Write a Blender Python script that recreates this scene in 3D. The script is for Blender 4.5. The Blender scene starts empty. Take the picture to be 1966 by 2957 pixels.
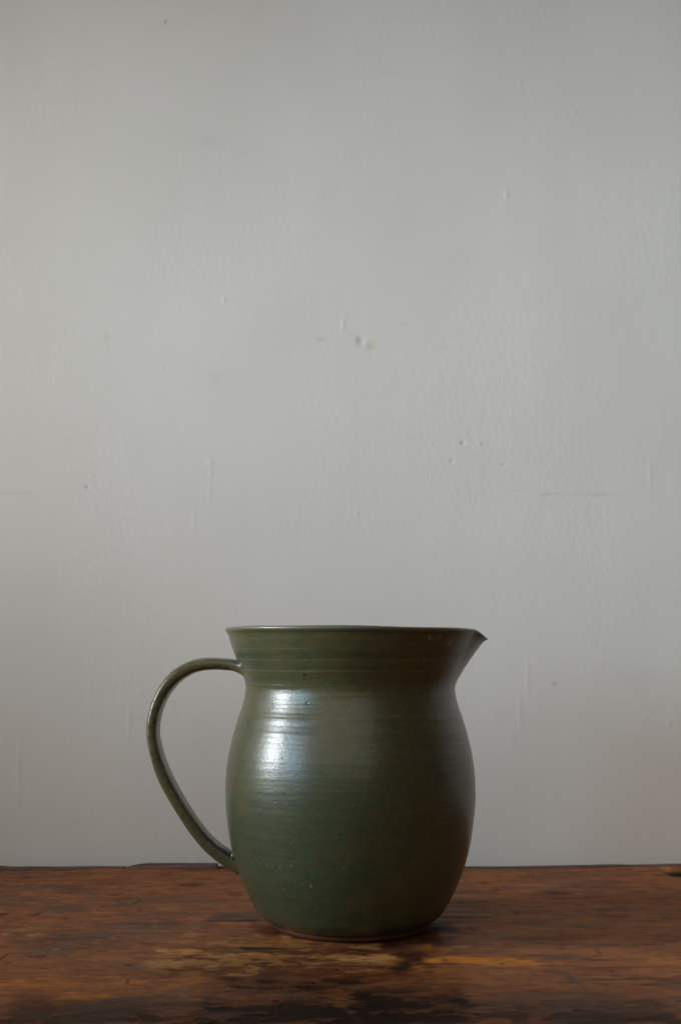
import bpy, math, random
import numpy as np
from mathutils import Vector

S = bpy.context.scene
COL = S.collection
rng = np.random.default_rng(7)
random.seed(7)

# ------------------------------------------------------------------ camera
FPX, SW, SH = 3650.0, 1966.0, 2957.0          # focal length and frame in photo pixels
CAM = Vector((-0.0060, -0.780, 0.1655))
PITCH = math.atan((1870 - SH / 2) / FPX)
cam = bpy.data.cameras.new("camera")
cam_o = bpy.data.objects.new("camera", cam)
COL.objects.link(cam_o)
cam_o.location = CAM
cam_o.rotation_euler = (math.pi / 2 + PITCH, 0, 0)
cam.sensor_fit = 'VERTICAL'
cam.sensor_height = 24.0
cam.lens = 24.0 * FPX / SH
cam.clip_start, cam.clip_end = 0.02, 50
cam.dof.use_dof = True
cam.dof.focus_distance = 0.735
cam.dof.aperture_fstop = 16
S.camera = cam_o

# ------------------------------------------------------------------ world, lamps, exposure
S.view_settings.view_transform = 'Standard'
S.view_settings.look = 'None'
S.view_settings.exposure = 0.0
S.view_settings.gamma = 1.0
w = bpy.data.worlds.new("World")
S.world = w
w.use_nodes = True
w.node_tree.nodes['Background'].inputs[0].default_value = (1.0, 0.97, 0.92, 1)
w.node_tree.nodes['Background'].inputs[1].default_value = 0.04


def area(name, loc, target, sx, sy, power, color, spread=180):
    l = bpy.data.lights.new(name, 'AREA')
    l.shape = 'RECTANGLE'
    l.size, l.size_y = sx, sy
    l.energy = power
    l.color = color
    l.spread = math.radians(spread)
    o = bpy.data.objects.new(name, l)
    COL.objects.link(o)
    o.location = loc
    d = Vector(target) - Vector(loc)
    o.rotation_euler = d.to_track_quat('-Z', 'Y').to_euler()
    return o


# daylight from a window of four panes, off to the left of the pitcher; spread narrowed to shape the falloff on the wall
AIM = (0.80, 0.19, 0.30)
SPREAD = 36
COOL, BLUE = (0.89, 0.95, 1.0), (0.50, 0.76, 1.0)
area("window_pane_lamp", (-1.72, -0.32, 0.73), AIM, 0.46, 0.40, 1.90, COOL, SPREAD)
area("window_pane_lamp", (-1.72, -0.32, 0.41), AIM, 0.46, 0.15, 0.80, COOL, SPREAD)
area("window_pane_lamp", (-1.48, -1.12, 0.76), AIM, 0.70, 0.42, 0.70, BLUE, SPREAD)
area("window_pane_lamp", (-1.48, -1.12, 0.42), AIM, 0.70, 0.16, 0.33, BLUE, SPREAD)
# large soft fill added behind the camera, standing in for room bounce
area("bounce_fill_lamp", (-0.4, -2.5, 1.7), (0, 0.19, 0.3), 3.4, 2.4, 19.7, (1.0, 0.972, 0.905), 180)


# ------------------------------------------------------------------ helpers
cp, sp = math.cos(PITCH), math.sin(PITCH)


def ray(px, py):
    u, v = (px - SW / 2) / FPX, -(py - SH / 2) / FPX
    return Vector((u, cp - v * sp, sp + v * cp))


def on_y(px, py, y=0.0):
    d = ray(px, py)
    return CAM + d * ((y - CAM.y) / d.y)


def on_z(px, py, z=0.0):
    d = ray(px, py)
    return CAM + d * ((z - CAM.z) / d.z)


def mesh_obj(name, verts, faces, mat, parent=None, smooth=True):
    m = bpy.data.meshes.new(name)
    m.from_pydata([tuple(map(float, v)) for v in verts], [], faces)
    m.update()
    if smooth:
        m.polygons.foreach_set('use_smooth', [True] * len(m.polygons))
    m.materials.append(mat)
    o = bpy.data.objects.new(name, m)
    COL.objects.link(o)
    if parent:
        o.parent = parent
    return o


def empty(name, label, cat, loc=(0, 0, 0)):
    o = bpy.data.objects.new(name, None)
    COL.objects.link(o)
    o.location = loc
    o.empty_display_size = 0.05
    o['label'] = label
    o['category'] = cat
    return o


def lattice(nx, ny, seed):
    return np.random.default_rng(seed).random((ny, nx))


def vnoise(x, y, seed):
    """smooth value noise in 0..1"""
    L = lattice(512, 512, seed)
    xi, yi = np.floor(x).astype(int), np.floor(y).astype(int)
    fx, fy = x - xi, y - yi
    fx = fx * fx * (3 - 2 * fx)
    fy = fy * fy * (3 - 2 * fy)
    a = L[yi % 512, xi % 512]
    b = L[yi % 512, (xi + 1) % 512]
    c = L[(yi + 1) % 512, xi % 512]
    d = L[(yi + 1) % 512, (xi + 1) % 512]
    return (a * (1 - fx) + b * fx) * (1 - fy) + (c * (1 - fx) + d * fx) * fy


def fbm(x, y, seed, oct=4, gain=0.55):
    t, amp, s = 0, 1.0, 0
    for i in range(oct):
        t = t + amp * vnoise(x * 2 ** i + 37 * i, y * 2 ** i + 11 * i, seed + i)
        s += amp
        amp *= gain
    return t / s


def spaced(a, b, lo, hi, n_in, n_out):
    parts = [np.linspace(a, lo, n_out, endpoint=False), np.linspace(lo, hi, n_in, endpoint=False), np.linspace(hi, b, n_out)]
    return np.concatenate(parts)


def fast_mesh(name, V, quads, ngon, mat, parent=None, smooth_quads=None):
    """quads plus one closing n-gon, made through arrays"""
    m = bpy.data.meshes.new(name)
    V = np.asarray(V, np.float32)
    quads = np.asarray(quads, np.int32)
    loops = np.concatenate([quads.reshape(-1), np.asarray(ngon, np.int32)])
    starts = np.concatenate([np.arange(len(quads)) * 4, [len(quads) * 4]]).astype(np.int32)
    m.vertices.add(len(V))
    m.vertices.foreach_set('co', V.reshape(-1))
    m.loops.add(len(loops))
    m.loops.foreach_set('vertex_index', loops)
    m.polygons.add(len(starts))
    m.polygons.foreach_set('loop_start', starts)
    sm = np.zeros(len(starts), bool)
    sm[:smooth_quads if smooth_quads else len(quads)] = True
    m.polygons.foreach_set('use_smooth', sm)
    m.update(calc_edges=True)
    m.validate()
    m.materials.append(mat)
    o = bpy.data.objects.new(name, m)
    COL.objects.link(o)
    if parent:
        o.parent = parent
    return o


def sstep(a, b, x):
    t = np.clip((x - a) / (b - a), 0, 1)
    return t * t * (3 - 2 * t)


class NT:
    """small node-tree writer"""

    def __init__(self, name):
        self.m = bpy.data.materials.new(name)
        self.m.use_nodes = True
        self.t = self.m.node_tree
        self.b = self.t.nodes['Principled BSDF']
        self.co = self.t.nodes.new('ShaderNodeTexCoord').outputs['Object']

    def n(self, kind, **kw):
        nd = self.t.nodes.new(kind)
        for k, v in kw.items():
            setattr(nd, k, v)
        return nd

    def link(self, v, sock):
        if isinstance(v, (int, float)):
            sock.default_value = v
        elif isinstance(v, tuple):
            sock.default_value = v if len(v) == len(sock.default_value) else (*v, 1.0)
        else:
            self.t.links.new(v, sock)

    def math(self, op, a, b=0.0, clamp=False):
        nd = self.n('ShaderNodeMath', operation=op, use_clamp=clamp)
        self.link(a, nd.inputs[0])
        self.link(b, nd.inputs[1])
        return nd.outputs[0]

    def mapping(self, scale, src=None, loc=(0, 0, 0), rot=(0, 0, 0)):
        nd = self.n('ShaderNodeMapping')
        self.link(src if src is not None else self.co, nd.inputs['Vector'])
        nd.inputs['Scale'].default_value = scale
        nd.inputs['Location'].default_value = loc
        nd.inputs['Rotation'].default_value = rot
        return nd.outputs[0]

    def noise(self, vec, scale, detail=4, rough=0.55, dist=0.0):
        nd = self.n('ShaderNodeTexNoise')
        self.link(vec, nd.inputs['Vector'])
        nd.inputs['Scale'].default_value = scale
        nd.inputs['Detail'].default_value = detail
        nd.inputs['Roughness'].default_value = rough
        nd.inputs['Distortion'].default_value = dist
        return nd.outputs[0]

    def ramp(self, fac, a, b, lo=0.0, hi=1.0):
        nd = self.n('ShaderNodeMapRange', interpolation_type='SMOOTHSTEP')
        self.link(fac, nd.inputs[0])
        nd.inputs[1].default_value, nd.inputs[2].default_value = a, b
        nd.inputs[3].default_value, nd.inputs[4].default_value = lo, hi
        return nd.outputs[0]

    def mix(self, fac, a, b, mode='MIX'):
        nd = self.n('ShaderNodeMix', data_type='RGBA', blend_type=mode)
        self.link(fac, nd.inputs[0])
        self.link(a, nd.inputs[6])
        self.link(b, nd.inputs[7])
        return nd.outputs[2]

    def spot(self, p, r, src=None, edge=0.4):
        """soft ellipsoid mask round point p with radii r"""
        nd = self.n('ShaderNodeMapping')
        self.link(src if src is not None else self.co, nd.inputs['Vector'])
        nd.vector_type = 'POINT'
        sc = tuple(1.0 / q for q in r)
        nd.inputs['Scale'].default_value = sc
        nd.inputs['Location'].default_value = tuple(-a * b for a, b in zip(p, sc))
        ln = self.n('ShaderNodeVectorMath', operation='LENGTH')
        self.link(nd.outputs[0], ln.inputs[0])
        return self.ramp(ln.outputs['Value'], 1.0, edge, 0, 1)

    def attr(self, name):
        return self.n('ShaderNodeAttribute', attribute_name=name).outputs['Fac']

    def bump(self, h, dist, strength=1.0, prev=None):
        nd = self.n('ShaderNodeBump')
        nd.inputs['Strength'].default_value = strength
        nd.inputs['Distance'].default_value = dist
        self.link(h, nd.inputs['Height'])
        if prev is not None:
            self.link(prev, nd.inputs['Normal'])
        return nd.outputs[0]

    def out(self, color=None, rough=None, normal=None, spec=None):
        if color is not None:
            self.link(color, self.b.inputs['Base Color'])
        if rough is not None:
            self.link(rough, self.b.inputs['Roughness'])
        if normal is not None:
            self.link(normal, self.b.inputs['Normal'])
        if spec is not None:
            self.b.inputs['Specular IOR Level'].default_value = spec
        return self.m


# ------------------------------------------------------------------ wall
BACK = on_z(983, 2507).y              # rear edge of the table top
WALL_Y = BACK + 0.011


def wall_material():
    k = NT("painted_plaster")
    roller = k.noise(k.mapping((1.15, 1, 0.85), rot=(0, 0.35, 0)), 210, 3, 0.5)
    fine = k.noise(k.mapping((1, 1, 0.8)), 700, 2, 0.5)
    broad = k.noise(k.mapping((1, 1, 0.6)), 16, 3, 0.5)
    h = k.math('ADD', k.math('MULTIPLY', roller, 1.0), k.math('MULTIPLY', fine, 0.25))
    h = k.math('MULTIPLY', h, k.ramp(k.noise(k.mapping((1, 1, .5), loc=(3, 0, 8)), 9, 3, .6), .32, .68, .45, 1.5))
    h = k.math('ADD', h, k.math('MULTIPLY', broad, 2.6))
    h = k.math('ADD', h, k.math('MULTIPLY', k.noise(k.mapping((70, 1, 5), loc=(1, 0, 2)), 1.0, 3, .6), .5))
    col = k.mix(k.ramp(k.noise(k.mapping((1, 1, 1)), 5, 4, 0.6), 0.35, 0.7), (0.680, 0.632, 0.570), (0.713, 0.666, 0.607))
    at = k.n('ShaderNodeAttribute', attribute_name="stain")
    col = k.mix(at.outputs['Alpha'], col, at.outputs['Color'])
    return k.out(col, 0.85, k.bump(h, 0.0008, 0.135), 0.1)


# raised nibs and dribbles of paint:  (x, y, half width, half height) in photo pixels
NIBS = [(648, 865, 5, 6), (1383, 1281, 5, 5), (607, 1337, 8, 6), (608, 1372, 4, 6),
        (605, 1425, 3, 26), (560, 1500, 4, 30), (180, 1655, 3, 24), (1461, 562, 5, 9),
        (990, 940, 4, 12), (55, 2220, 4, 85), (1876, 1368, 4, 42), (1522, 1955, 5, 45),
        (1500, 2060, 5, 50), (1697, 2420, 4, 4), (469, 1063, 4, 4), (264, 1373, 4, 4),
        (1500, 238, 4, 4), (1656, 325, 3, 7), (258, 190, 5, 5), (1030, 1482, 5, 4), (372, 2095, 4, 40),
        (203, 1250, 5, 3), (1860, 2075, 7, 4), (1930, 2090, 5, 5), (1478, 2140, 4, 16)]
PITS = [(1040, 984, 9, 11), (252, 1406, 5, 5), (1335, 1279, 4, 4), (1303, 1331, 4, 3), (1453, 1341, 4, 3), (1605, 1976, 8, 3)]
# rusty stains and faint grey smudges: (x, y, rx, ry, strength, colour)
STAINS = [(1066, 1001, 12, 9, 0.7, (0.55, 0.40, 0.24)), (1068, 992, 5, 8, 0.5, (0.5, 0.38, 0.2)),
          (925, 979, 11, 4, 0.6, (0.56, 0.46, 0.3)), (1280, 1005, 14, 3, 0.4, (0.56, 0.48, 0.36)),
          (1165, 935, 14, 3, 0.35, (0.5, 0.44, 0.36)), (311, 972, 5, 16, 0.4, (0.55, 0.46, 0.34)),
          (479, 63, 4, 8, 0.6, (0.35, 0.28, 0.2)), (610, 405, 45, 25, 0.16, (0.42, 0.42, 0.45)),
          (622, 1095, 16, 18, 0.2, (0.5, 0.46, 0.38)), (1130, 210, 25, 8, 0.1, (0.4, 0.4, 0.42)),
          (30, 1424, 70, 4, 0.25, (0.4, 0.4, 0.42))]
# a hairline crack, broken in pieces: (x, y, half length, strength)
CRACK = [(1578, 1430, 26, 0.6), (1735, 1430, 26, 0.55), (1500, 1418, 24, 0.35), (1650, 1427, 60, 0.3),
         (1790, 1428, 30, 0.3), (1240, 1447, 20, 0.25), (1380, 1432, 14, 0.25), (1320, 1437, 90, 0.14)]


def build_wall():
    xs = spaced(-2.6, 2.6, -0.30, 0.29, 560, 30)
    zs = spaced(-0.9, 2.2, -0.01, 0.76, 760, 25)
    X, Z = np.meshgrid(xs, zs)
    s = (WALL_Y - CAM.y) / FPX * 1.02     # metres per photo pixel on the wall
    Y = (fbm(X * 3 + 9, Z * 3 + 9, 201, 3) - .5) * -0.004
    col = np.zeros(X.shape + (4,))
    col[..., :3] = 0.4

    def local(px, py, rx, ry):
        p = on_y(px, py, WALL_Y)
        return np.exp(-(np.abs((X - p.x) / (rx * s)) ** 2 + np.abs((Z - p.z) / (ry * s)) ** 2) * .9)

    def stain(m, c, f):
        sel = m * f > col[..., 3]
        col[..., :3][sel] = c
        col[..., 3] = np.maximum(col[..., 3], m * f)
    for px, py, rx, ry in NIBS:
        Y -= 0.00024 * local(px, py, rx, ry) * (0.45 if ry > 15 else 1)
    for px, py, rx, ry in PITS:
        m = local(px, py, rx, ry)
        Y += 0.0004 * m
        stain(m, (0.28, 0.27, 0.25), .35)
    brk = .4 + .9 * fbm(X * 260, Z * 260, 221, 2)
    for px, py, rx, ry, f, c in STAINS:
        stain(local(px, py, rx, ry) * np.clip(brk, 0, 1.1), c, f)
    wob = (fbm(X * 90, Z * 20, 231, 3) - .5) * 0.0034
    Z_ = Z
    for px, py, rx, f in CRACK:
        p = on_y(px, py, WALL_Y)
        m = np.exp(-((X - p.x) / (rx * s)) ** 4 - ((Z_ + wob - p.z - (.10 if rx < 30 else 0) * (X - p.x)) / (0.0008)) ** 2)
        stain(m, (0.2, 0.19, 0.17), f * (.36 if f > .5 else .24))
    V = np.stack([X, Y, Z], -1).reshape(-1, 3)
    ny, nx = X.shape
    idx = np.arange(nx * ny).reshape(ny, nx)
    F = np.stack([idx[:-1, :-1], idx[:-1, 1:], idx[1:, 1:], idx[1:, :-1]], -1).reshape(-1, 4)
    # thickness: edge walls and a back face
    rim = np.concatenate([idx[0, :], idx[1:, -1], idx[-1, -2::-1], idx[-2:0:-1, 0]])
    low = V[rim].copy()
    low[:, 1] = 0.1
    n0, k = len(V), len(rim)
    j = np.roll(np.arange(k), -1)
    side = np.stack([rim[j], rim, n0 + np.arange(k), n0 + j], -1)
    o = fast_mesh("wall", np.concatenate([V, low]), np.concatenate([F, side]), [n0 + i for i in range(k)][::-1], wall_material())
    a = o.data.attributes.new("stain", 'FLOAT_COLOR', 'POINT')
    a.data.foreach_set('color', np.concatenate([col.reshape(-1, 4), np.zeros((k, 4))]).astype(np.float32).reshape(-1))
    return o


wall = build_wall()
wall.location = (0, WALL_Y, 0)
wall['label'] = "off-white painted plaster wall with roller texture and a hairline crack"
wall['kind'] = 'structure'

# ------------------------------------------------------------------ table


def wood_material(name, tint=0.0):
    k = NT(name)
    grain = k.noise(k.mapping((26, 95, 95)), 1.0, 7, 0.66, 1.0)
    fibre = k.noise(k.mapping((150, 480, 480)), 1.0, 4, 0.62, 0.4)
    patch = k.noise(k.mapping((16, 30, 20)), 1.0, 5, 0.62, 1.4)
    pores = k.noise(k.mapping((130, 420, 400), loc=(3, 1, 0)), 1.0, 4, 0.62)
    hue = k.noise(k.mapping((60, 95, 60), loc=(7, 3, 0)), 1.0, 5, 0.65, .5)
    col = k.mix(k.ramp(grain, 0.34, 0.68), (0.180, 0.054, 0.021), (0.385, 0.126, 0.050))
    col = k.mix(k.math('MULTIPLY', k.ramp(hue, 0.42, 0.68), 0.5), col, (0.26, 0.135, 0.045))
    col = k.mix(k.math('MULTIPLY', k.ramp(patch, 0.50, 0.74), 0.5), col, (0.37, 0.140, 0.062))
    col = k.mix(k.math('MULTIPLY', k.ramp(patch, 0.46, 0.28), 0.55), col, (0.085, 0.036, 0.019))
    col = k.mix(k.math('MULTIPLY', k.ramp(fibre, 0.54, 0.76), 0.28), col, (0.40, 0.18, 0.08))
    col = k.mix(k.math('MULTIPLY', k.ramp(pores, 0.60, 0.70), 0.45), col, (0.035, 0.015, 0.009))
    worn, orange, dark, blue, red = (k.attr(a) for a in ("worn", "orange", "dark", "blue", "red"))
    col = k.mix(blue, col, (0.075, 0.058, 0.048))
    col = k.mix(red, col, (0.085, 0.023, 0.009))
    col = k.mix(orange, col, k.mix(k.ramp(fibre, 0.35, 0.7), (0.42, 0.13, 0.018), (0.72, 0.27, 0.04)))
    col = k.mix(worn, col, k.mix(k.ramp(fibre, 0.35, 0.7), (0.44, 0.19, 0.055), (0.70, 0.36, 0.115)))
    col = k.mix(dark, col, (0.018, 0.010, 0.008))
    h = k.math('ADD', k.math('MULTIPLY', grain, 1.0), k.math('MULTIPLY', fibre, 0.5))
    h = k.math('SUBTRACT', h, k.math('MULTIPLY', k.ramp(pores, 0.62, 0.72), 0.7))
    nrm = k.bump(h, 0.0006, 0.5)
    rough = k.math('ADD', 0.48, k.math('MULTIPLY', k.ramp(patch, 0.3, 0.75), 0.2))
    rough = k.math('ADD', rough, k.math('MULTIPLY', worn, 0.1))
    return k.out(col, rough, nrm, 0.08)


MW = wood_material("old_stained_wood")

table = empty("wooden_table", "old dark brown wooden table top with worn golden streaks, under the pitcher", "table", (0, 0, 0))

# features of the top, some painted shade among them, in photo pixels: (x0, x1, y, half thickness, strength, slope)
WORN = [(444, 587, 2746, 8, .9, 0), (587, 800, 2756, 7, .75, 0), (418, 551, 2777, 15, .7, .03), (587, 633, 2789, 7, .7, 0),
        (648, 740, 2810, 6, .75, -.03), (709, 755, 2792, 16, .55, .3), (36, 122, 2680, 6, .5, 0), (71, 143, 2698, 6, .5, 0),
        (0, 25, 2697, 7, .6, 0), (952, 1141, 2766, 12, .85, .02), (794, 865, 2781, 7, .7, 0), (784, 845, 2751, 7, .6, 0),
        (865, 952, 2785, 9, .6, 0), (1013, 1105, 2731, 7, .6, 0), (870, 906, 2742, 12, .4, 0), (727, 768, 2705, 10, .5, 0),
        (810, 845, 2705, 7, .6, 0), (300, 560, 2690, 10, .22, 0), (500, 700, 2720, 10, .35, 0), (150, 420, 2760, 14, .25, 0),
        (420, 1150, 2768, 26, .52, 0), (560, 1010, 2722, 14, .42, 0), (590, 604, 2660, 4, .6, 0), (655, 668, 2661, 4, .6, 0),
        (530, 545, 2553, 4, .7, 0), (1905, 1935, 2512, 4, .7, 0), (1845, 1875, 2506, 2.5, .5, 0), (1694, 1706, 2514, 3, .6, 0),
        (510, 600, 2700, 8, .35, 0), (410, 520, 2605, 3, .3, 0), (540, 565, 2630, 3, .6, 0), (100, 165, 2630, 3, .5, -.02),
        (1150, 1320, 2780, 9, .25, 0)]
ORANGE = [(92, 245, 2826, 14, .55, 0), (148, 337, 2872, 16, .75, .02), (556, 587, 2826, 8, .55, 0), (0, 36, 2843, 14, .6, 0),
          (150, 195, 2894, 12, .4, 0), (0, 357, 2953, 8, .45, 0), (1212, 1245, 2728, 10, .8, 0), (1304, 1360, 2732, 5, .75, 0),
          (1220, 1560, 2774, 11, 1.25, .03), (1205, 1260, 2765, 10, .6, 0), (1605, 1627, 2782, 9, .6, 0), (1860, 1966, 2772, 13, .5, 0),
          (1242, 1344, 2825, 13, .5, 0), (1431, 1462, 2873, 16, .5, 0), (1420, 1470, 2830, 8, .3, 0), (794, 824, 2856, 9, .5, 0),
          (1034, 1054, 2848, 10, .4, 0), (1545, 1966, 2786, 12, .25, 0), (1630, 1664, 2804, 5, .4, 0), (1275, 1300, 2740, 5, .5, 0),
          (0, 620, 2845, 34, .42, 0), (1000, 1480, 2800, 30, .3, 0), (860, 1100, 2826, 16, .22, 0), (1690, 1740, 2536, 3, .5, 0), (1600, 1966, 2575, 10, .25, 0),
          (1290, 1340, 2622, 4, .4, 0), (210, 245, 2930, 10, .3, 0)]
DARK = [(-40, 2000, 2962, 88, .66, 0), (560, 1400, 2880, 50, .35, 0), (1200, 1320, 2676, 16, .75, .12), (1080, 1230, 2722, 12, .6, -.12), (560, 1010, 2925, 48, .95, 0), (650, 1060, 2842, 26, .72, 0), (1000, 1366, 2905, 62, .93, 0), (357, 800, 2930, 34, .72, 0),  # first band paints light falling off at front; patches right of foot, contact shadow
        (692, 814, 2737, 3, .9, 0), (1140, 1230, 2756, 14, .6, .2), (1130, 1190, 2790, 16, .7, -.2), (1150, 1260, 2700, 26, .55, 0), (600, 768, 2654, 3.5, .65, 0),
        (1258, 1360, 2647, 3, .6, .03), (1926, 1990, 2524, 5, 1., 0), (1880, 1930, 2526, 2, .8, 0), (510, 590, 2553, 5, .55, 0),
        (388, 416, 2603, 2.5, .8, -.2), (100, 120, 2638, 4, .7, -.2), (0, 25, 2638, 4, .7, -.15), (0, 26, 2760, 7, .7, -.4),
        (1482, 1503, 2637, 7, .7, 0), (1350, 1368, 2678, 6, .7, .3), (1393, 1403, 2700, 8, .6, 0), (1722, 1734, 2746, 8, .6, 0),
        (238, 258, 2622, 4, .5, -.3), (150, 215, 2505.5, 5, .5, 0), (366, 376, 2831, 7, .7, 0), (1570, 1650, 2575, 3.5, .6, 0),
        (1320, 1390, 2573, 2.5, .6, 0), (1425, 1440, 2567, 2.5, .7, -.2), (1600, 1690, 2700, 3, .3, 0), (1700, 1966, 2825, 4, .45, 0),
        (340, 620, 2664, 4, .35, 0), (60, 200, 2712, 4, .4, 0), (1000, 1090, 2742, 5, .5, 0), (1280, 1420, 2600, 3, .45, 0),
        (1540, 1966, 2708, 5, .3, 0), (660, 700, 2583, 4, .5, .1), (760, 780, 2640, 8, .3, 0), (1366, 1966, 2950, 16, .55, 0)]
BLUE = [(97, 286, 2623, 14, .6, 0), (138, 357, 2700, 20, .65, 0), (150, 214, 2751, 12, .6, 0), (628, 768, 2641, 9, .95, 0),
        (1431, 1574, 2708, 10, .6, 0), (0, 60, 2582, 6, .6, 0), (300, 400, 2612, 8, .4, 0), (1589, 1697, 2824, 8, .8, .49),
        (357, 640, 2900, 22, .5, 0), (1300, 1560, 2905, 22, .5, 0), (1560, 1820, 2930, 16, .4, 0), (60, 360, 2735, 16, .35, 0),
        (1380, 1480, 2800, 12, .3, 0), (440, 560, 2660, 8, .35, 0), (1258, 1440, 2650, 8, .4, 0)]
RED = [(480, 1260, 2768, 44, .85, 0), (620, 1200, 2815, 26, .8, 0), (740, 900, 2690, 18, .75, .1), (1060, 1280, 2712, 26, .8, -.08), (800, 1100, 2725, 10, .6, 0), (400, 500, 2866, 14, .45, 0),  # reddish wood; patches right of the foot also deepen its painted contact shadow
       (0, 200, 2900, 30, .35, 0), (1000, 1050, 2900, 22, .45, 0), (1584, 1612, 2910, 12, .5, 0), (1166, 1340, 2820, 22, .5, 0),
       (730, 800, 2680, 14, .6, .3), (0, 300, 2560, 10, .25, 0)]


def build_top():
    xs = spaced(-0.85, 0.85, -0.30, 0.30, 760, 60)
    ys = spaced(-0.56, BACK, -0.27, BACK - 0.0005, 620, 40)[:-39]
    X, Y = np.meshgrid(xs, ys)
    nx, ny = len(xs), len(ys)
    # wandering of the streak edges
    wx = (fbm(X * 70, Y * 130, 21, 4) - .5) * 0.020
    wy = (fbm(X * 55, Y * 110, 31, 4) - .5) * 0.011
    streak = fbm(X * 48, Y * 120, 41, 5, .66)
    streak2 = fbm(X * 150, Y * 420, 51, 3, .6)
    att = {}
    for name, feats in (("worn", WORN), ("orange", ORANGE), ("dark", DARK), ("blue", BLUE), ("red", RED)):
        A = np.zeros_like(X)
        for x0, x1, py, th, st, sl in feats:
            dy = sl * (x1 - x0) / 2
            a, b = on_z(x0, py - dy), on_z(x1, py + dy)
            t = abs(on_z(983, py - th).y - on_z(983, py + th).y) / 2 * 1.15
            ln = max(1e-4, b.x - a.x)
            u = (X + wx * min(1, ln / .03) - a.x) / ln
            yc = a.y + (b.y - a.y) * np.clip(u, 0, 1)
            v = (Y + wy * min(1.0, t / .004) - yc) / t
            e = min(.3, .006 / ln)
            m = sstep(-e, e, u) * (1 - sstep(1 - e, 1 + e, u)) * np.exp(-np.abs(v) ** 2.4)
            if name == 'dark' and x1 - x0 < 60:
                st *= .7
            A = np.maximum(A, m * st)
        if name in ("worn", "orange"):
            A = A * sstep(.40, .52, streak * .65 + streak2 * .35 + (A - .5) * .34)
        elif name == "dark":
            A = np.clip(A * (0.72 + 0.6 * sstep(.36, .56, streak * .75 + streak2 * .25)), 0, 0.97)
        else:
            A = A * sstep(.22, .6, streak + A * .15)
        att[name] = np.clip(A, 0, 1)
    # scattered small flecks of bare wood and dark pits everywhere, as on any old top
    f1 = fbm(X * 110, Y * 300, 61, 3, .6)
    att["worn"] = np.maximum(att["worn"], sstep(.68, .82, f1) * .35)
    f2 = fbm(X * 120, Y * 380, 71, 3, .6)
    att["dark"] = np.maximum(att["dark"], sstep(.66, .80, f2) * .5)
    f3 = fbm(X * 18, Y * 40, 81, 5, .62)
    att["blue"] = np.maximum(att["blue"], sstep(.52, .70, f3) * .45)
    Z = (fbm(X * 60, Y * 220, 91, 4) - .5) * 0.0006 + (fbm(X * 6, Y * 9, 95, 2) - .5) * 0.0007
    Z -= att["dark"] * 0.0005 * (streak > .45)
    hole = on_z(1950, 2524)
    Z -= 0.003 * np.exp(-((X - hole.x - .004) / .010) ** 2 - ((Y - hole.y) / .003) ** 2)
    Z -= 0.0004
    # rear edge: slightly wavy, a little higher at the right
    back = sstep(BACK - 0.03, BACK, Y)
    Z += back * (0.0016 * sstep(0.10, 0.27, X) + 0.0005 * np.sin(X * 31))
    verts = np.stack([X, Y, Z], -1).reshape(-1, 3)
    idx = np.arange(nx * ny).reshape(ny, nx)
    F = np.stack([idx[:-1, :-1], idx[:-1, 1:], idx[1:, 1:], idx[1:, :-1]], -1).reshape(-1, 4)
    # sides and underside
    rim = np.concatenate([idx[0, :], idx[1:, -1], idx[-1, -2::-1], idx[-2:0:-1, 0]])
    low = verts[rim].copy()
    low[:, 2] = -0.032
    n0, k = len(verts), len(rim)
    j = np.roll(np.arange(k), -1)
    side = np.stack([rim[j], rim, n0 + np.arange(k), n0 + j], -1)
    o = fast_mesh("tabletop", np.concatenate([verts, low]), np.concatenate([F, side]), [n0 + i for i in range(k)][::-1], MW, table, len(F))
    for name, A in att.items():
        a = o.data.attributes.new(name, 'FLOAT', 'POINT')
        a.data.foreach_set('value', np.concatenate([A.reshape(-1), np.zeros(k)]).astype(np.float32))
    return o


build_top()


def bead_strip(name, x0, x1, yc, half, hfun, mat, n=160, taper=(0, 0)):
    """a thin rounded strip of wood running along x"""
    V, F = [], []
    prof = 12
    for i in range(n + 1):
        t = i / n
        x = x0 + (x1 - x0) * t
        e = 1.0
        if taper[0]:
            e = min(e, max(.02, (t / taper[0])) ** .5)
        if taper[1]:
            e = min(e, max(.02, ((1 - t) / taper[1])) ** .5)
        zt = hfun(x) * e
        for q in range(prof):
            a = math.pi * q / (prof - 1)
            cc, ss = math.cos(a), math.sin(a)
            V.append((x, yc - half * math.copysign(abs(cc) ** .6, cc), -0.006 + (zt + 0.006) * ss ** .35))
    for i in range(n):
        for q in range(prof - 1):
            a = i * prof + q
            F.append((a, a + prof, a + prof + 1, a + 1))
    F.append(tuple(range(prof)))
    F.append(tuple(n * prof + q for q in range(prof))[::-1])
    return mesh_obj(name, V, F, mat, table)


def strip_material():
    k = NT("dark_edge_wood")
    g = k.noise(k.mapping((14, 200, 500)), 1.0, 5, .6, .4)
    c = k.mix(k.ramp(g, .35, .7), (0.075, 0.034, 0.030), (0.17, 0.085, 0.075))
    chip = k.noise(k.mapping((60, 300, 300)), 1.0, 3, .6)
    c = k.mix(k.math('MULTIPLY', k.ramp(chip, .66, .74), .6), c, (0.22, 0.09, 0.045))
    return k.out(c, 0.42, k.bump(g, .0008, .6), .5)


MS = strip_material()


def wav(x, s):
    return float(fbm(np.array([x * 45 + 50]), np.array([s * 1.7]), 17, 3)[0] - .5)


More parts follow.
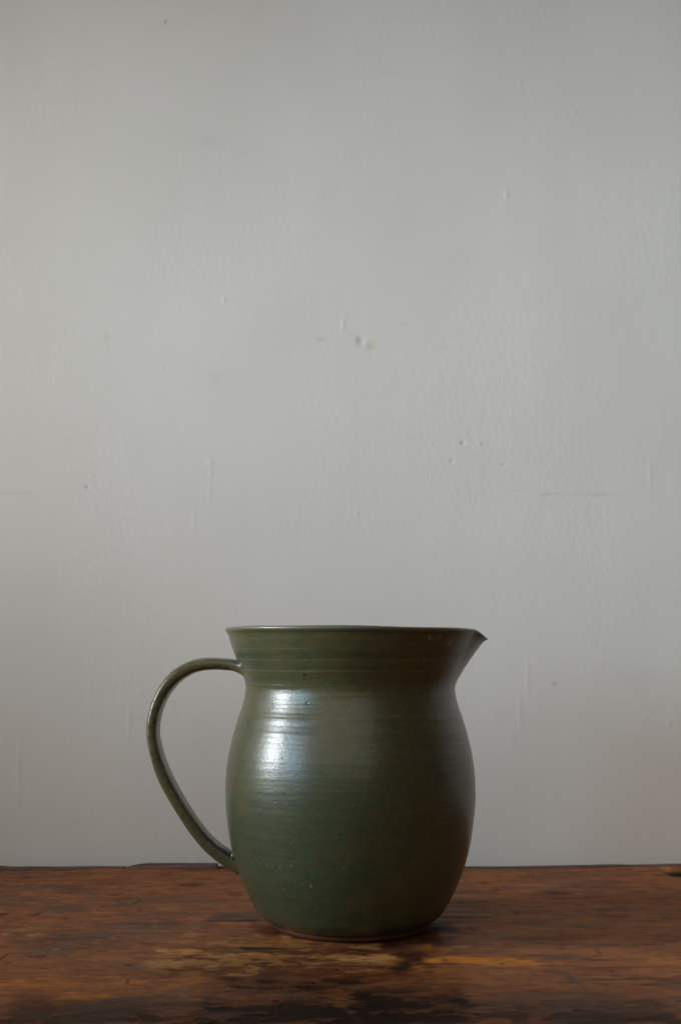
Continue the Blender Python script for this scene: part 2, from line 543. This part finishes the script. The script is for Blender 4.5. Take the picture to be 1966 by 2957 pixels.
a0, a1 = on_z(360, 2512).x, on_z(628, 2512).x
YB = BACK + 0.0025
bead_strip("back_edge", -0.85, a0 - .0003, YB, 0.0024, lambda x: 0.0010 + 0.0012 * wav(x, 1), MS, 400)
bead_strip("back_edge", a1 + .0003, 0.85, YB, 0.0024,
           lambda x: 0.0010 + 0.0010 * wav(x, 3) + 0.0018 * float(sstep(.10, .27, np.array(x))), MS, 400)
patch = bead_strip("edge_strip", a0, a1, YB - .0012, 0.0036, lambda x: 0.0035 + 0.0006 * wav(x, 5), MS, 120, (.22, .015))
patch['label'] = "raised dark sliver of wood standing proud of the rear edge"

# ------------------------------------------------------------------ pitcher
pitcher = empty("pitcher", "green glazed stoneware pitcher with a looped handle and pinched spout", "pitcher", (0, 0, 0))


def z1(x, y):                                   # from the enlarged crop of the pitcher to photo pixels
    return 400 + x / 1.49333, 1750 + y / 1.49333


AX = 912.0
PROF = [(537, 92), (517, 150), (500, 200), (482, 245), (464, 290), (453, 325), (449.5, 352), (453, 385), (464, 428), (480, 475), (494, 520),
        (509, 572), (521, 625), (530, 680), (535.5, 740), (537.5, 800), (536, 860), (529, 930), (518.5, 1000), (503, 1070),
        (482, 1140), (457, 1200), (427, 1262), (397, 1315), (378, 1345), (368, 1362)]


def outer_profile():
    R, Z = [], []
    for r, y in PROF:
        p = on_y(*z1(AX + r, y))
        c = on_y(*z1(AX, y))
        d = p.x - c.x
        D = -CAM.y
        R.append(d / math.sqrt(1 + (d / D) ** 2))
        Z.append((p.z + c.z) / 2)
    return np.array(R), np.array(Z)


R0, Z0 = outer_profile()
ZTOP = Z0[0]
ZFOOT = 0.0042
order = np.argsort(Z0)
Rs, Zs = R0[order], Z0[order]


def catmull(zq):
    """smooth cubic through the measured radii"""
    m = np.gradient(Rs, Zs)
    i = np.clip(np.searchsorted(Zs, zq) - 1, 0, len(Zs) - 2)
    h = Zs[i + 1] - Zs[i]
    t = (zq - Zs[i]) / h
    return ((2 * t ** 3 - 3 * t ** 2 + 1) * Rs[i] + (t ** 3 - 2 * t ** 2 + t) * h * m[i]
            + (-2 * t ** 3 + 3 * t ** 2) * Rs[i + 1] + (t ** 3 - t ** 2) * h * m[i + 1])


ZNECK = Z0[6]
RF = Rs[0]
SPOUT_DIR = math.radians(-4)


def spout_w(th, width):
    d = np.abs((th - SPOUT_DIR + np.pi) % (2 * np.pi) - np.pi)
    x = d / math.radians(width)
    return (np.sqrt((np.maximum(0, 1 - x)) ** 2 + .022) - .148) / .86 + .12 * np.exp(-(x / 1.2) ** 2)


def body_radius(z, th):
    r = catmull(np.clip(z, Zs[0], Zs[-1]))
    t = np.clip((z - ZNECK) / (ZTOP - ZNECK), 0, 1)
    r = r + (0.0050 * t ** 1.1 * spout_w(th, 17) + 0.0026 * t * np.exp(-(((th - SPOUT_DIR + np.pi) % (2 * np.pi) - np.pi) / .45) ** 2)) 
    zz = z + 0.0016 * th / (2 * np.pi) + 0.0009 * np.sin(th * 2 + 1) + 0.0006 * np.sin(th * 5 + z * 90)
    ring = (fbm(zz * 230 + 3, np.cos(th) * .4 + 5, 5, 2) - .5) * 0.00034
    ring = ring + (fbm(zz * 620 + 3, np.cos(th) * .8 + np.sin(th) * .6 + 9, 6, 2) - .5) * 0.00014
    ring = ring * (.35 + .65 * sstep(.085, .12, z))
    wob = 0.0003 * np.sin(2 * th + 1) + 0.0003 * np.sin(3 * th)
    tk = np.clip((0.011 - z) / (0.011 - ZFOOT), 0, 1)
    r = r - .0030 * tk ** 2
    lip = 0.0005 * sstep(ZTOP - .0036, ZTOP - .0026, z) * (1 - .8 * spout_w(th, 20))
    return r + ring + wob + lip


def lift(z, th):
    """height change of the collar: rim sags a little toward the spout, more at its tip"""
    t = np.clip((z - ZNECK) / (ZTOP - ZNECK), 0, 1)
    return t ** 2 * (.00022 * np.sin(3 * th + .6) + .00016 * np.sin(7 * th)) - t ** 2 * (0.0011 * (0.5 + 0.5 * np.cos(th)) + 0.0054 * t ** 2.5 * spout_w(th, 15))


def build_body(mat):
    NTH = 512
    th = np.linspace(0, 2 * np.pi, NTH, endpoint=False)
    zo = np.concatenate([np.linspace(max(Zs[0], ZFOOT), ZTOP - .0012, 330)])
    rows = []
    # underside and the turned edge over the foot
    for f in (0.0, 0.80, 0.90):
        rows.append((RF * f * np.ones(NTH), np.full(NTH, ZFOOT)))
    for z in zo:
        rows.append((body_radius(z, th), z + lift(z, th)))
    # rounded lip
    WALLT = 0.0042
    rt = body_radius(ZTOP - .0012, th)
    for a in np.linspace(0.15, 0.95, 9):
        ang = math.pi * a
        rows.append((rt - WALLT / 2 * (1 - math.cos(ang)) + .0003 * math.sin(ang),
                     ZTOP - .0012 + .0015 * math.sin(ang) + lift(ZTOP, th)))
    for z in np.linspace(ZTOP - .002, 0.012, 120):
        rows.append((body_radius(z, th) - WALLT - .0012 * (z < ZNECK), z + lift(z, th)))
    rows.append((0.6 * RF * np.ones(NTH), np.full(NTH, 0.0085)))
    V = []
    for r, z in rows:
        V.append(np.stack([r * np.cos(th), r * np.sin(th), z], -1))
    V = np.concatenate(V)
    n = len(rows)
    idx = np.arange(n * NTH).reshape(n, NTH)
    nx = np.roll(idx, -1, axis=1)
    F = np.stack([idx[:-1], nx[:-1], nx[1:], idx[1:]], -1).reshape(-1, 4).tolist()
    V = np.concatenate([V, [[0, 0, 0.0085]]])
    last = idx[-1]
    c = len(V) - 1
    F += [[int(last[i]), int(last[(i + 1) % NTH]), c] for i in range(NTH)]
    return mesh_obj("body", V, F[NTH:], mat, pitcher)


def at_surface(px, py):
    """point of the near pitcher wall under a photo pixel (for the marks in the glaze)"""
    d = ray(px, py)
    t = 0.45
    while t < 0.9:
        p = CAM + d * t
        if ZFOOT < p.z < ZTOP and math.hypot(p.x, p.y) < float(catmull(np.array(p.z))):
            return (p.x, p.y, p.z)
        t += 0.0004
    p = on_y(px, py)
    return (p.x, p.y, p.z)


def glaze_material(name, handle=False):
    k = NT(name)
    band = k.noise(k.mapping((6, 6, 210)), 1.0, 5, .6, .3)            # rings left by throwing
    fineband = k.noise(k.mapping((14, 14, 620)), 1.0, 4, .6, .2)
    cloud = k.noise(k.mapping((22, 22, 30)), 1.0, 4, .6, .5)
    fleck = k.noise(k.mapping((1, 1, 1)), 620, 3, .6)
    speck = k.noise(k.mapping((1, 1, .9), loc=(2, 5, 1)), 1100, 2, .5)
    if handle:
        green, brown = (0.085, 0.074, 0.030), (0.18, 0.125, 0.036)
    else:
        green, brown = (0.043, 0.062, 0.031), (0.092, 0.069, 0.021)
    # the glaze breaks from green to brown toward the spout and the shoulder
    sep = k.n('ShaderNodeSeparateXYZ')
    k.link(k.co, sep.inputs[0])
    side = k.ramp(sep.outputs[0], -0.075, 0.055, 0.0, 0.32)
    up = k.ramp(sep.outputs[2], 0.02, 0.13, -0.12, 0.25)
    f = k.math('ADD', k.math('MULTIPLY', band, .6), k.math('MULTIPLY', cloud, 1.0))
    f = k.math('ADD', k.math('ADD', f, side), up)
    col = k.mix(k.ramp(f, .72, 1.5), green, brown)
    mott = k.noise(k.mapping((1, 1, 1.3)), 190, 5, .68, .3)
    mott2 = k.noise(k.mapping((1, 1, 1.3), loc=(9, 4, 7)), 130, 5, .68, .3)
    col = k.mix(k.math('MULTIPLY', k.ramp(mott, .44, .66), .65 if not handle else .8), col, (0.027, 0.052, 0.031) if not handle else (0.028, 0.028, 0.018))
    col = k.mix(k.math('MULTIPLY', k.ramp(mott2, .44, .66), .5), col, (0.074, 0.057, 0.020))
    col = k.mix(k.math('MULTIPLY', k.ramp(fineband, .40, .66), .22), col, k.mix(1.0, col, (.6, .62, .62), 'MULTIPLY'))
    col = k.mix(k.math('MULTIPLY', k.ramp(fleck, .54, .70), .45), col, (0.125, 0.070, 0.026))
    col = k.mix(k.math('MULTIPLY', k.ramp(speck, .64, .70), .8), col, (0.016, 0.015, 0.010))
    h = k.math('ADD', k.math('MULTIPLY', fineband, .6), k.math('MULTIPLY', fleck, .5))
    h = k.math('ADD', h, k.math('MULTIPLY', mott, .9))
    if not handle:
        # pale combed lines of the throwing: thin rings at set heights
        wv = k.math('ADD', sep.outputs[2], k.math('MULTIPLY', k.noise(k.mapping((20, 20, 0)), 1.0, 2), .0016))
        for y, frac, wd, st in [(185, .45, .0005, .35), (235, .35, .0006, .55), (283, .42, .0009, .6), (345, .5, .0005, .35), (488, .5, .0005, .6),
                                (540, .5, .0004, .25), (770, .5, .0005, .25), (1115, .5, .0005, .2), (1195, .5, .0004, .2)]:
            p = at_surface(*z1(AX, y))
            wq = wv
            if y == 488:                # the long pale scratch climbs toward the spout
                wq = k.math('SUBTRACT', wv, k.math('MULTIPLY', k.math('MAXIMUM', k.math('SUBTRACT', sep.outputs[0], .01), 0.0), .09))
                st, frac = 1.5, .34
            dz = k.math('ABSOLUTE', k.math('SUBTRACT', wq, p[2] + .0008))
            line = k.ramp(dz, wd, 0.0, 0, 1)
            br = k.ramp(k.noise(k.mapping((18, 18, 30), loc=(y * .37, y * .11, 0)), 1.0, 3), frac, frac + .16, 0, 1)
            line = k.math('MULTIPLY', line, br)
            if y == 488:
                line = k.math('MULTIPLY', line, k.ramp(sep.outputs[0], -.02, .015))
            col = k.mix(k.math('MULTIPLY', line, st * .42), col, (0.22, 0.19, 0.10))
            h = k.math('ADD', h, k.math('MULTIPLY', line, .5))
        for x, y, r in [(475, 497, .0021), (727, 420, .0014), (718, 298, .0016), (592, 843, .0008), (620, 655, .0006), (487, 868, .0007),
                        (940, 872, .0009), (700, 980, .0006), (1040, 960, .0006), (850, 600, .0005)]:
            s = k.spot(at_surface(*z1(x, y)), (r, r, r * .8))
            col = k.mix(k.math('MULTIPLY', s, .8), col, (0.014, 0.013, 0.009))
            h = k.math('SUBTRACT', h, k.math('MULTIPLY', s, .9))
        for x, y, r in [(392, 812, .0014), (523, 1113, .0007), (553, 1119, .0008), (578, 1122, .0007), (612, 1128, .0008), (660, 1022, .0009),
                        (745, 1208, .0014), (708, 1200, .0007), (885, 1128, .0009), (660, 1120, .0010), 
                        (980, 770, .0008), (972, 1042, .0007), (640, 1165, .0006), (700, 700, .0005), (495, 1110, .0006), (905, 1075, .0007)]:
            s = k.spot(at_surface(*z1(x, y)), (r, r, r * 1.1), edge=.2)
            col = k.mix(k.math('MULTIPLY', s, .55), col, (0.20, 0.20, 0.15))
            h = k.math('ADD', h, k.math('MULTIPLY', s, .8))
        for x, y, r in [(1255, 138, .0021), (1340, 158, .0026), (1375, 190, .0014), (1300, 128, .0012)]:
            s = k.spot(at_surface(*z1(x, y)), (r, r, r * .9), edge=.2)
            col = k.mix(k.math('MULTIPLY', s, .85), col, (0.27, 0.17, 0.10))
        # thin pale glaze over the lip, with caught light painted in
        edge = k.math('ADD', sep.outputs[2], k.math('MULTIPLY', sep.outputs[0], .0075))
        lipm = k.ramp(k.math('ADD', edge, k.math('MULTIPLY', mott, .0012)), ZTOP - .0022, ZTOP - .0008, 0, .6)
        col = k.mix(lipm, col, (0.15, 0.135, 0.10))
        s = k.spot(at_surface(*z1(630, 1222)), (.0012, .0012, .0012))
        col = k.mix(k.math('MULTIPLY', s, .7), col, (0.18, 0.06, 0.02))
    nrm = k.bump(h, .00032 if not handle else .0007, .45)
    rough = k.ramp(cloud, .3, .7, .33, .42)
    k.b.inputs['Coat Weight'].default_value = .42
    k.b.inputs['Coat Roughness'].default_value = .23 if not handle else .13
    k.link(nrm, k.b.inputs['Coat Normal'])
    return k.out(col, rough, nrm, .40)


MG = glaze_material("green_brown_glaze")
MH = glaze_material("olive_handle_glaze", True)
build_body(MG)


def clay_material():
    k = NT("bare_red_clay")
    a = k.noise(k.mapping((30, 30, 200)), 1.0, 4, .6)
    return k.out(k.mix(k.ramp(a, .3, .7), (0.050, 0.014, 0.006), (0.115, 0.033, 0.012)), .75, k.bump(a, .0005, .5), .3)


def lathe(name, prof, mat, parent, n=160):
    V, F = [], []
    for r, z in prof:
        for i in range(n):
            a = 2 * math.pi * i / n
            V.append((r * math.cos(a), r * math.sin(a), z))
    for j in range(len(prof) - 1):
        for i in range(n):
            F.append((j * n + i, j * n + (i + 1) % n, (j + 1) * n + (i + 1) % n, (j + 1) * n + i))
    F.append(tuple(range(n))[::-1])
    F.append(tuple((len(prof) - 1) * n + i for i in range(n)))
    return mesh_obj(name, V, F, mat, parent)


lathe("foot_ring", [(RF * .78, 0.0), (RF * .895, 0.0002), (RF * .918, 0.0010), (RF * .928, 0.0024), (RF * .930, ZFOOT + .0008), (RF * .87, ZFOOT + .0009)],
      clay_material(), pitcher)


def z4(x, y):
    return 400 + x / 3.3714, 1860 + y / 3.3714


OUTER = [(1010, 190), (930, 152), (850, 140), (700, 130), (560, 145), (420, 205), (300, 290), (200, 430), (130, 580), (95, 740), (90, 850), (105, 960),
         (140, 1110), (190, 1270), (260, 1420), (340, 1560), (430, 1710), (540, 1870), (660, 2010), (800, 2120), (905, 2185), (980, 2215)]
INNER = [(1075, 330), (960, 262), (880, 252), (740, 245), (610, 258), (500, 300), (395, 372), (295, 490), (232, 620), (203, 740), (195, 850), (213, 965),
         (247, 1085), (303, 1235), (375, 1380), (450, 1520), (545, 1670), (645, 1810), (750, 1920), (850, 1990), (930, 2040), (1010, 2085)]


def build_handle(mat):
    def curve(pts):
        P = np.array([[on_y(*z4(*p)).x, on_y(*z4(*p)).z] for p in pts])
        t = np.arange(len(P))
        q = np.linspace(0, len(P) - 1, 170)
        out = []
        for c in range(2):
            m = np.gradient(P[:, c])
            i = np.clip(q.astype(int), 0, len(P) - 2)
            s = q - i
            out.append((2 * s ** 3 - 3 * s ** 2 + 1) * P[i, c] + (s ** 3 - 2 * s ** 2 + s) * m[i]
                       + (-2 * s ** 3 + 3 * s ** 2) * P[i + 1, c] + (s ** 3 - s ** 2) * m[i + 1])
        return np.stack(out, -1)
    def soft(P, n=9):
        g = np.exp(-np.linspace(-1.6, 1.6, 2 * n + 1) ** 2)
        Q = np.pad(P, ((n, n), (0, 0)), mode='reflect', reflect_type='odd')
        return np.stack([np.convolve(Q[:, c], g / g.sum(), 'valid') for c in range(2)], -1)
    O, I = soft(curve(OUTER)), soft(curve(INNER))
    V, F = [], []
    n, K = len(O), 44
    for i in range(n):
        c, hx = (O[i] + I[i]) / 2, (O[i] - I[i]) / 2
        s = i / (n - 1)
        flare = 1.04 + .4 * math.exp(-s / .035) + .2 * math.exp(-(1 - s) / .03)
        dep = 0.0120 * (1 - .12 * s) * (1 + .25 * math.exp(-s / .05))
        for q in range(K):
            a = 2 * math.pi * q / K
            ca, sa = math.cos(a), math.sin(a)
            # a strap: rounded outer side, flatter inner side with a soft rib line
            e = .62
            u = math.copysign(abs(ca) ** e, ca)
            v = math.copysign(abs(sa) ** .55, sa)
            w_ = .00022 * math.sin(i * .09 + 2 + .4 * math.sin(a))
            V.append((c[0] + hx[0] * u * flare + w_, dep * v * (1 + .3 * (flare - 1)), c[1] + hx[1] * u * flare))
    for i in range(n - 1):
        for q in range(K):
            a, b = i * K + q, i * K + (q + 1) % K
            F.append((a, b, b + K, a + K))
    F.append(tuple(range(K))[::-1])
    F.append(tuple((n - 1) * K + q for q in range(K)))
    return mesh_obj("handle", V, F, mat, pitcher)


build_handle(MH)


def blob(px, py, r, y, squash=(1, 1, 1)):
    c = on_y(px, py, y)
    V, F = [], []
    N, M = 12, 8
    for j in range(M + 1):
        a = math.pi * j / M
        for i in range(N):
            b = 2 * math.pi * i / N
            V.append((c.x + r * squash[0] * math.sin(a) * math.cos(b), c.y + r * squash[1] * math.sin(a) * math.sin(b), c.z + r * squash[2] * math.cos(a)))
    for j in range(M):
        for i in range(N):
            F.append((j * N + i, j * N + (i + 1) % N, (j + 1) * N + (i + 1) % N, (j + 1) * N + i))
    return mesh_obj("glaze_bead", V, F, MG, pitcher)


blob(*z4(975, 185), .0016, -.008, (1, 1, 1.2))
blob(*z4(925, 2065), .0017, -.010, (1, 1, 1.5))
